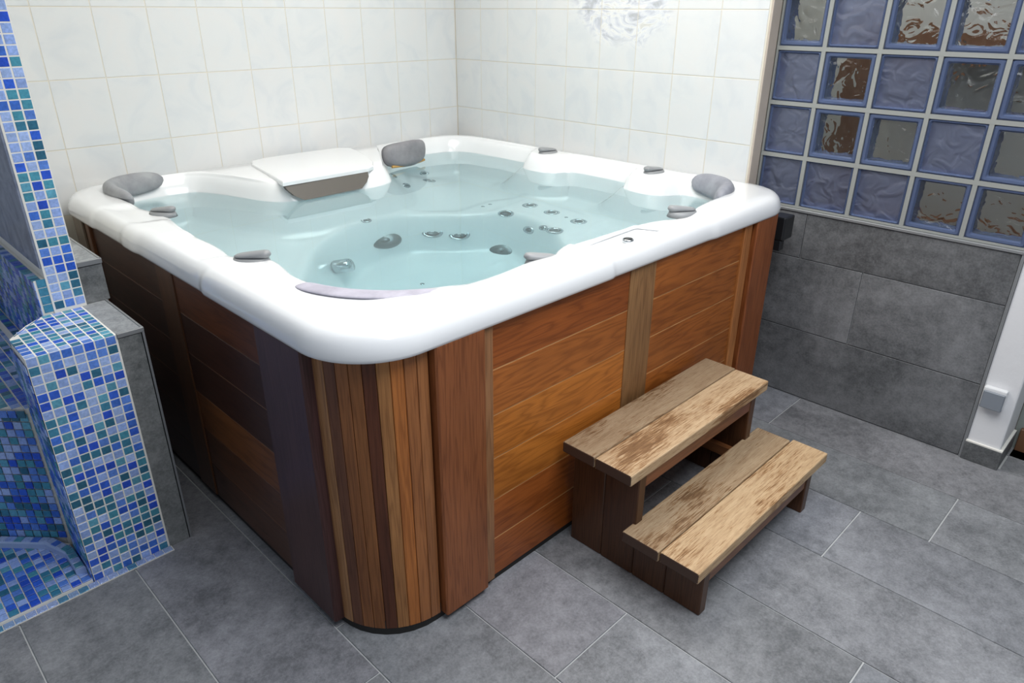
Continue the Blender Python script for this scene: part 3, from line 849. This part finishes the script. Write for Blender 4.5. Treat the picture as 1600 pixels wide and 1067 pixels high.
board_row('X', -1.650, -1.073, ['deep', 'deep', 'gold', 'gold', 'mid', 'deep'])
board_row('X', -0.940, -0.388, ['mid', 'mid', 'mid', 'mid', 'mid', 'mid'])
box('post', -1.073, -0.940, FY - 0.004, FY + 0.016, ZB, ZT, M['cedar_s'], tub, bev=0.002, axis='Z', col=(0.30, 0.165, 0.072), label='paler brown upright board')
box('post', -1.846, -1.688, FY - 0.022, FY + 0.016, ZB - 0.004, ZT, M['cedar_s'], tub, bev=0.005, axis='Z', col=(0.25, 0.085, 0.030), label='wide reddish corner board')
box('batten', -1.686, -1.652, FY - 0.010, FY + 0.016, ZB, ZT, M['cedar_s'], tub, bev=0.003, axis='Z', col=(0.30, 0.15, 0.07))
box('batten', -0.386, -0.335, FY - 0.008, FY + 0.016, ZB, ZT, M['cedar_s'], tub, bev=0.003, axis='Z', col=(0.42, 0.17, 0.055))
box('post', -0.318, -0.160, FY - 0.020, FY + 0.016, ZB, ZT, M['cedar_s'], tub, bev=0.005, axis='Z', col=(0.26, 0.082, 0.026))
# left face: its shade is painted in with darker board colours
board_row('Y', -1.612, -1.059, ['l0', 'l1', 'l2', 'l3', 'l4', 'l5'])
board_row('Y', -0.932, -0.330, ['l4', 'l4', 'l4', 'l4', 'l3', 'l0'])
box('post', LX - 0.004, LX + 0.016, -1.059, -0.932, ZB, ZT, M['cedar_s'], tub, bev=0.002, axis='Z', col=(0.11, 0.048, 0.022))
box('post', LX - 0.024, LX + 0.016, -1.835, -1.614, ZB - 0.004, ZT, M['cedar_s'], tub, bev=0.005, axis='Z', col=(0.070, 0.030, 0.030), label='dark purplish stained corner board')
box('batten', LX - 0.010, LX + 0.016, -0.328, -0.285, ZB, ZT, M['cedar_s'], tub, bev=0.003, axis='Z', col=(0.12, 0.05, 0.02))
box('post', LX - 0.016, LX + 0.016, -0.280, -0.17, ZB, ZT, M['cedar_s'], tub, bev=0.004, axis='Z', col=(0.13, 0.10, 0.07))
# right and rear faces are plain boards against the walls
for i in range(6):
    box('board', -0.036, -0.020, -1.80, -0.20, SE[i] + .0015, SE[i + 1] - .0015, M['cedar'], tub, bev=0.002, axis='Y', col=CED['mid'])
    box('board', -1.86, -0.22, -0.036, -0.020, SE[i] + .0015, SE[i + 1] - .0015, M['cedar'], tub, bev=0.002, col=CED['mid'])


def slat_corner(cx, cy, a0, a1, r, cols):
    n = len(cols)
    for i in range(n):
        t0, t1 = math.radians(a0 + (a1 - a0) * i / n), math.radians(a0 + (a1 - a0) * (i + 1) / n)
        tm = (t0 + t1) / 2; wd = 2 * r * math.tan((t1 - t0) / 2) - 0.0014
        bm = bmesh.new(); H = ZT - ZB
        bm_box(bm, -H / 2, H / 2, -wd / 2, wd / 2, -0.016, 0.0, 0.0016)
        nrm = Vector((math.cos(tm), math.sin(tm), 0)); tang = Vector((0, 0, 1)).cross(nrm) * -1
        rot = Matrix((Vector((0, 0, 1)), nrm.cross(Vector((0, 0, 1))), nrm)).transposed()
        link('slat', bm_me(bm, 'slat'), M['cedar_s'], tub, nrm * r + Vector((cx, cy, (ZB + ZT) / 2)), rot, col=cols[i])


slat_corner(LX + 0.205, FY + 0.205, 180, 270, 0.203,
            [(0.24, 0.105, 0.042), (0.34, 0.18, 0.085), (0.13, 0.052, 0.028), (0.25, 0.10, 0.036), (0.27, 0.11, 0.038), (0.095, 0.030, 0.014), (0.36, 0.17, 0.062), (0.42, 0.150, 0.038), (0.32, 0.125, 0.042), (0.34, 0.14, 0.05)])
slat_corner(-0.225, FY + 0.205, 270, 360, 0.203, [(0.38, 0.16, 0.06), (0.30, 0.12, 0.05)] * 4)
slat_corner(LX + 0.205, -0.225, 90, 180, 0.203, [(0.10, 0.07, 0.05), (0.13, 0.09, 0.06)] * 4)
slat_corner(-0.225, -0.225, 0, 90, 0.203, [(0.30, 0.12, 0.05)] * 8)
# dark plinth set back under the boards, and inner core behind the boards
def rrect(x0, x1, y0, y1, r, n=8):
    p = []
    for (cx, cy, s) in ((x1 - r, y1 - r, 0), (x0 + r, y1 - r, 90), (x0 + r, y0 + r, 180), (x1 - r, y0 + r, 270)):
        for k in range(n + 1):
            a = math.radians(s + 90 * k / n); p.append((cx + r * math.cos(a), cy + r * math.sin(a)))
    return p
prism('plinth', rrect(LX + 0.006, -0.03, FY + 0.006, -0.03, 0.19), 0.0, 0.05, M['dark'], tub, label='dark plinth under the boards')

# water surface
wp = []
for i in range(0, NA, 2):
    p = lip[i] + inw[i] * 0.030; wp.append((p[0], p[1]))
wm = me_('water', [(x, y, 0.835) for x, y in (wp if ccw else wp[::-1])], [tuple(range(len(wp)))])
link('water', wm, M['water'], label='still clear pale blue water filling the hot tub', cat='water')

# ------------------------------------------------------------------ wooden steps
st = empty('wooden_steps', (-0.98, -2.27, 0), label='two-tread weathered wooden steps standing against the tub front', cat='steps')
def tread(x0, x1, y0, y1, z1, c):
    o = box('tread_board', x0, x1, y0, y1, z1 - 0.036, z1, M['tread'], st, bev=0.004, seg=2, col=c)
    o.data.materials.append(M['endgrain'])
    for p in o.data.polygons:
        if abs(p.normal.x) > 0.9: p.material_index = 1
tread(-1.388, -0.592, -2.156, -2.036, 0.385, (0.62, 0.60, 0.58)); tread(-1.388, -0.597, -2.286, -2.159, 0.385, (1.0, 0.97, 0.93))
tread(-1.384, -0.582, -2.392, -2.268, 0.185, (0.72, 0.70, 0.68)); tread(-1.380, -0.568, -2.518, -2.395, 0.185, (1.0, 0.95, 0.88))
for (xa, xb, s) in ((-1.335, -1.300, -1), (-0.695, -0.660, 1)):
    for (ya, yb, zt) in ((-2.160, -2.040, 0.349), (-2.279, -2.161, 0.349), (-2.392, -2.280, 0.149), (-2.512, -2.393, 0.149)):
        box('side_board', xa, xb, ya, yb, 0.0, zt, M['cedar_s'], st, bev=0.003, axis='Z', col=(0.075, 0.032, 0.014))
    xi = xb if s < 0 else xa
    box('cleat', min(xi, xi - s * 0.022), max(xi, xi - s * 0.022), -2.27, -2.05, 0.10, 0.14, M['cedar'], st, bev=0.002, axis='Y', col=(0.28, 0.12, 0.05))
box('apron', -1.300, -0.695, -2.277, -2.258, 0.300, 0.349, M['cedar'], st, bev=0.002, col=(0.20, 0.075, 0.035))
box('apron', -1.300, -0.695, -2.508, -2.488, 0.100, 0.149, M['cedar'], st, bev=0.002, col=(0.20, 0.085, 0.040))
box('apron', -1.300, -0.695, -2.060, -2.041, 0.300, 0.349, M['cedar'], st, bev=0.002, col=(0.18, 0.07, 0.03))

# ------------------------------------------------------------------ small things on the tub corner, wall and pillar
bk = box('plastic_box', -0.105, -0.022, -2.036, -1.972, 0.722, 0.815, M['black'], bev=0.006, seg=2, label='small black plastic box on the right corner of the tub under the rim', cat='box')
box('cable_gland', -0.103, -0.070, -2.030, -1.995, 0.680, 0.723, M['black'], bk, bev=0.004)
so = box('socket', 0.046, 0.0695, -2.873, -2.800, 0.242, 0.318, M['whiteplastic'], bev=0.004, seg=2, label='square power socket with grey flap low on the white pillar', cat='socket')
box('socket_flap', 0.038, 0.048, -2.872, -2.803, 0.238, 0.306, M['socket'], so, bev=0.003, label='blue grey hinged flap')
tr = box('cable_duct', -2.186, -2.092, -0.034, -0.001, 0.828, 0.925, M['whiteplastic'], bev=0.004, label='white plastic duct running along the wall behind the partition', cat='duct')
v_, f_ = lathe([(0.007, 0), (0.007, 0.002), (0.001, 0.0022)], 14)
link('screw', me_('screw', v_, f_), M['dark'], tr, (-2.118, -0.0345, 0.872), FNY)

# ------------------------------------------------------------------ partition and mosaic bench (left)
part = prism('wall_partition', [(-2.343, -0.8912), (-2.2565, -0.8912), (-2.2565, 0.0), (-2.343, 0.0)], 0.0, 2.54, M['grout_white'], kind='structure', label='narrow partition wall edged with blue mosaic, left of the tub')
MP = 0.0264
mt = tile_mesh(0.0232, 0.0230, 0.0026, 0.0008, 'm')


def glaze():
    c = rnd.choice(GLAZE); k = 0.9 + 0.2 * rnd.random(); return tuple(q * k for q in c)


def mosaic(parent, origin, frame, nx, ny, wx, wy, z_keep=None, name='mosaic_tile', mk='mosaic'):
    """grid of single mosaic tiles; origin = lower left corner of the face, wx/wy = pitches"""
    o = Vector(origin); ex, ey = frame.col[0], frame.col[1]
    for j in range(ny):
        for i in range(nx):
            me = mt if (abs(wx - MP) < 0.002 and abs(wy - MP) < 0.002) else tile_mesh(wx - 0.0028, wy - 0.0028, 0.0026, 0.0008, 'm' + mk)
            link(name, me, M[mk], parent, o + ex * ((i + .5) * wx) + ey * ((j + .5) * wy), frame, col=glaze())


def mosaic_joined(name, parent, faces, label=None):
    """joined tiles: faces = list of (origin, ex, ey, nx, ny, test)"""
    vs, fs, cols = [], [], []
    base = [tuple(v.co) for v in mt.vertices]; bf = [tuple(p.vertices) for p in mt.polygons]
    for (o, ex, ey, nx, ny, test) in faces:
        o, ex, ey = Vector(o), Vector(ex).normalized(), Vector(ey).normalized(); ez = ex.cross(ey)
        for j in range(ny):
            for i in range(nx):
                c = o + ex * ((i + .5) * MP) + ey * ((j + .5) * MP)
                if test and not test(c): continue
                k = len(vs); g = glaze()
                vs += [c + ex * v[0] + ey * v[1] + ez * v[2] for v in base]
                for f in bf: fs.append(tuple(q + k for q in f)); cols.append(g)
    me = me_(name, vs, fs); at = me.color_attributes.new('glaze', 'FLOAT_COLOR', 'CORNER')
    data = []
    for p, g in zip(me.polygons, cols): data += [g[0], g[1], g[2], 1.0] * len(p.vertices)
    at.data.foreach_set('color', data)
    return link(name, me, M['mosaic_j'], parent, kind='stuff', label=label)


# column of mosaic on the partition's end: 3 tiles wide, from the armrest up
mosaic(part, (-2.3395, -0.892, 0.742), FNY, 3, 62, 0.0275, 0.0264)
# dark marble-look tiles on the partition's left face
for k in range(5):
    for j in range(3):
        y1 = -0.892 + 0.0 + 0.30 * k; zz = 0.87 + 0.55 * j
        if y1 + 0.296 > 0.0: continue
        link('marble_tile', tile_mesh(0.296, 0.546, 0.006, 0.001, 'mb'), M['marble'], part, (-2.349, y1 + 0.15, zz + 0.273), FNX)

bench = empty('mosaic_bench', (-2.8, -0.8, 0), label='low sculpted seat and foot basin of small blue mosaic tiles at the left edge', cat='bench')
arm = empty('mosaic_block', (-2.38, -1.04, 0), label='waist-high block covered in blue mosaic tiles beside the stepped grey wall end', cat='block')
YF = -1.180
ARM = [(-2.488, YF + 0.0008), (-2.2695, YF + 0.0008), (-2.2695, -0.893), (-2.36, -0.893), (-2.385, -0.900), (-2.430, -0.940), (-2.456, -0.975), (-2.484, -1.012)]
prism('armrest', ARM, 0.0, 0.7345, M['grout_white'], arm, label='white grouted core under the mosaic tiles')
mosaic(arm, (-2.4885, YF, 0.735 - 28 * 0.0262), FNY, 8, 28, 0.02695, 0.0262)
# top of the armrest: single tiles where they lie wholly on it
cnt = 0
armp = np.array(ARM)
for j in range(11):
    for i in range(8):
        x, y = -2.4885 + (i + .5) * 0.02695, YF + (j + .5) * 0.0262
        if poly_sd(np.array([(x, y)]), armp)[0] < -0.008:
            cnt += 1
            link('mosaic_tile', tile_mesh(0.02375, 0.0226, 0.0026, 0.0008, 'mm'), M['mosaic'], arm, (x, y, 0.735), FUP, col=tuple(min(1, q) for q in glaze()))
# backrest wall with ledge, left of the partition
prism('backrest', [(-2.372, -0.888), (-2.3435, -0.888), (-2.3435, -0.04), (-2.372, -0.04)], 0.0, 0.838, M['grout_white'], part)
for j in range(4):
    link('mosaic_tile', mt, M['mosaic'], part, (-2.3545, -0.890, 0.7385 + (j + .5) * 0.0255), FNY, col=(0.05, 0.24, 0.38))
# seat with its front turned towards the basin
SEAT = [(-2.4945, -0.946), (-2.4945, -0.04), (-3.35, -0.04)]
SEAT2 = [(-2.4938, -0.950), (-2.486, -0.955), (-2.376, -0.885), (-2.376, -0.04), (-2.4938, -0.04)]
prism('seat_end', SEAT2, 0.0, 0.496, M['grout_white'], part)
prism('seat', SEAT, 0.0, 0.496, M['grout_white'], bench, label='low seat left of the armrest')
prism('cove', [(-2.402, -0.90), (-2.3725, -0.885), (-2.3725, -0.04), (-2.402, -0.04)], 0.497, 0.545, M['grout_white'], part)
prism('basin', [(-3.40, YF + 0.002), (-2.492, YF + 0.002), (-2.492, -0.955), (-3.40, -0.03)], 0.0, 0.012, M['grout_white'], bench, label='shallow tiled foot basin in front of the seat')
sd = Vector((-0.686, 0.728, 0)).normalized()      # direction of the seat front, away from the armrest
sp = np.array(SEAT); sp2 = np.array(SEAT2)
s0 = Vector((-2.490, -0.957, 0.0)); sn = Vector((sd.y, -sd.x, 0)) * -1
if sn.y > 0: sn = -sn
seat_front = (s0 + sd * (35 * MP) + sn * 0.004 + Vector((0, 0, 0.035)), -sd, (0, 0, 1), 35, 17, None)
lipf = (s0 + sd * (35 * MP) + sn * 0.010 + Vector((0, 0, 0.472)), -sd, (0, 0, 1), 35, 1, None)
seat_top = (Vector((-3.3657, -0.95, 0.4975)), (1, 0, 0), (0, 1, 0), 33, 34, lambda c: poly_sd(np.array([(c.x, c.y)]), sp)[0] < -0.002)
seat_top2 = (Vector((-2.4932, -0.95, 0.4975)), (1, 0, 0), (0, 1, 0), 4, 34, lambda c: poly_sd(np.array([(c.x, c.y)]), sp2)[0] < -0.001)
arm_side = (Vector((-2.492, -1.018, 0.0)), (0, -1, 0), (0, 0, 1), 6, 27, None)
arm_diag = (Vector((-2.386, -0.902, 0.50)), Vector((-0.66, -0.75, 0)), (0, 0, 1), 5, 9, None)
back_face = (Vector((-2.3745, -0.045, 0.545)), (0, -1, 0), (0, 0, 1), 32, 11, None)
back_top = (Vector((-2.3775, -0.886, 0.840)), (1, 0, 0), (0, 1, 0), 1, 31, None)
cove_top = (Vector((-2.403, -0.886, 0.549)), (1, 0, 0), (0, 1, 0), 1, 31, None)
bp_ = np.array([(-3.40, YF), (-2.492, YF), (-2.492, -0.955), (-3.40, -0.03)])
basin_t = (Vector((-3.39, YF + 0.001, 0.016)), (1, 0, 0), (0, 1, 0), 34, 43, lambda c: poly_sd(np.array([(c.x, c.y)]), bp_)[0] < -0.010)
mosaic_joined('small_mosaic', bench, [seat_front, lipf, seat_top, basin_t], label='small blue mosaic tiles on the seat and basin')
mosaic_joined('small_mosaic', arm, [arm_side, arm_diag], label='small blue mosaic tiles on the sides of the block')
mosaic_joined('small_mosaic', part, [back_face, back_top, cove_top, seat_top2], label='small blue mosaic tiles on the low backrest and its ledge')
# curb of paler tiles round the basin, under the seat front
cp = [s0 + sd * 0.85 + sn * 0.006, s0 + sd * 0.04 + sn * 0.006, Vector((-2.4935, -1.02, 0)), Vector((-2.4935, -1.14, 0))]
cq = [s0 + sd * 0.85 + sn * 0.034, s0 + sd * 0.055 + sn * 0.034, Vector((-2.520, -1.035, 0)), Vector((-2.520, -1.13, 0))]
prism('curb', [(p.x, p.y) for p in cp] + [(p.x, p.y) for p in cq[::-1]], 0.012, 0.040, M['curbglaze'], bench, bev=0.006, label='rounded curb of pale tiles round the foot basin')
for a_, b_, a2, b2 in zip(cp[:-1], cp[1:], cq[:-1], cq[1:]):
    L = ((b_ + b2) / 2 - (a_ + a2) / 2).length; n_ = max(1, round(L / MP)); e = ((b_ + b2) / 2 - (a_ + a2) / 2).normalized()
    fr_ = Matrix((e, Vector((0, 0, 1)).cross(e), Vector((0, 0, 1)))).transposed()
    for k in range(n_):
        q = ((a_ + a2) / 2).lerp((b_ + b2) / 2, (k + 0.5) / n_)
        link('curb_tile', tile_mesh(0.0236, 0.0215, 0.0026, 0.0008, 'cb'), M['mosaic'], bench, (q.x, q.y, 0.0415), fr_, col=rnd.choice([(0.30, 0.42, 0.72), (0.34, 0.45, 0.72), (0.08, 0.28, 0.38), (0.25, 0.37, 0.72), (0.07, 0.17, 0.62)]))

# floor border of pearly tiles
tb = box('trim_1', -3.40, -2.266, -1.206, YF - 0.001, 0.0, 0.003, M['grout_white'], kind='structure', label='border strip of pearly blue tiles at the foot of the mosaic bench')
pm_ = tile_mesh(0.0245, 0.0225, 0.003, 0.0008, 'pearl')
for i in range(42):
    x = -2.268 - (i + .5) * 0.0268; g = rnd.choice([(0.40, 0.52, 0.85), (0.45, 0.56, 0.86), (0.08, 0.17, 0.60), (0.10, 0.30, 0.48), (0.30, 0.45, 0.72)])
    link('border_tile', pm_, M['pearl'] if rnd.random() < 0.6 else M['mosaic'], tb, (x, -1.1935, 0.0055), FUP, col=g)
    if len(pm_.materials) and i % 2: pass

# stepped grey tiled end beside the bench
sg = prism('wall_stepped', [(-2.268, YF + 0.006), (-2.206, YF + 0.006), (-2.206, -0.881), (-2.268, -0.881)], 0.0, 0.722, M['grout_grey'], kind='structure', label='stepped grey tiled wall end between the mosaic bench and the tub')
prism('upper_block', [(-2.256, -0.879), (-2.194, -0.879), (-2.194, -0.002), (-2.256, -0.002)], 0.0, 0.850, M['grout_grey'], sg)
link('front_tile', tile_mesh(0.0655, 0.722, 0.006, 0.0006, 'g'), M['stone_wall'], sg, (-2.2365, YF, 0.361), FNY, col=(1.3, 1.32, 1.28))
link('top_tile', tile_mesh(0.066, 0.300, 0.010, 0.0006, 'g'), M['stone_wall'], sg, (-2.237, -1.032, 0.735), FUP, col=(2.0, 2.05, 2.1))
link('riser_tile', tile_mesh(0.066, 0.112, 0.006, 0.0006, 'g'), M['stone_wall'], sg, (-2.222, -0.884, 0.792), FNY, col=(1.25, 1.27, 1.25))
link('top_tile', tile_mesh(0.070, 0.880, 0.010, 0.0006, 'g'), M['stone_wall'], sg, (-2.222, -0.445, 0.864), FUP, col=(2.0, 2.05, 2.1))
link('side_tile', tile_mesh(0.300, 0.722, 0.005, 0.0006, 'g'), M['stone_wall'], sg, (-2.2035, -1.030, 0.361), Matrix(((0, 0, 1), (1, 0, 0), (0, 1, 0))))
box('edge_profile', -2.270, -2.203, YF - 0.004, YF + 0.006, 0.724, 0.737, M['alu'], sg, bev=0.001, label='metal nosing on the lower step')
box('edge_profile', -2.206, -2.199, YF - 0.002, -0.885, 0.726, 0.737, M['alu'], sg, bev=0.001)
box('edge_profile', -2.257, -2.188, -0.890, -0.880, 0.851, 0.866, M['alu'], sg, bev=0.001, label='metal nosing on the upper step')
box('edge_profile', -2.194, -2.187, -0.888, -0.002, 0.853, 0.866, M['alu'], sg, bev=0.001)
box('edge_profile', -2.206, -2.200, YF - 0.002, YF + 0.006, 0.0, 0.726, M['alu'], sg)
print('mosaic singles on armrest top', cnt)
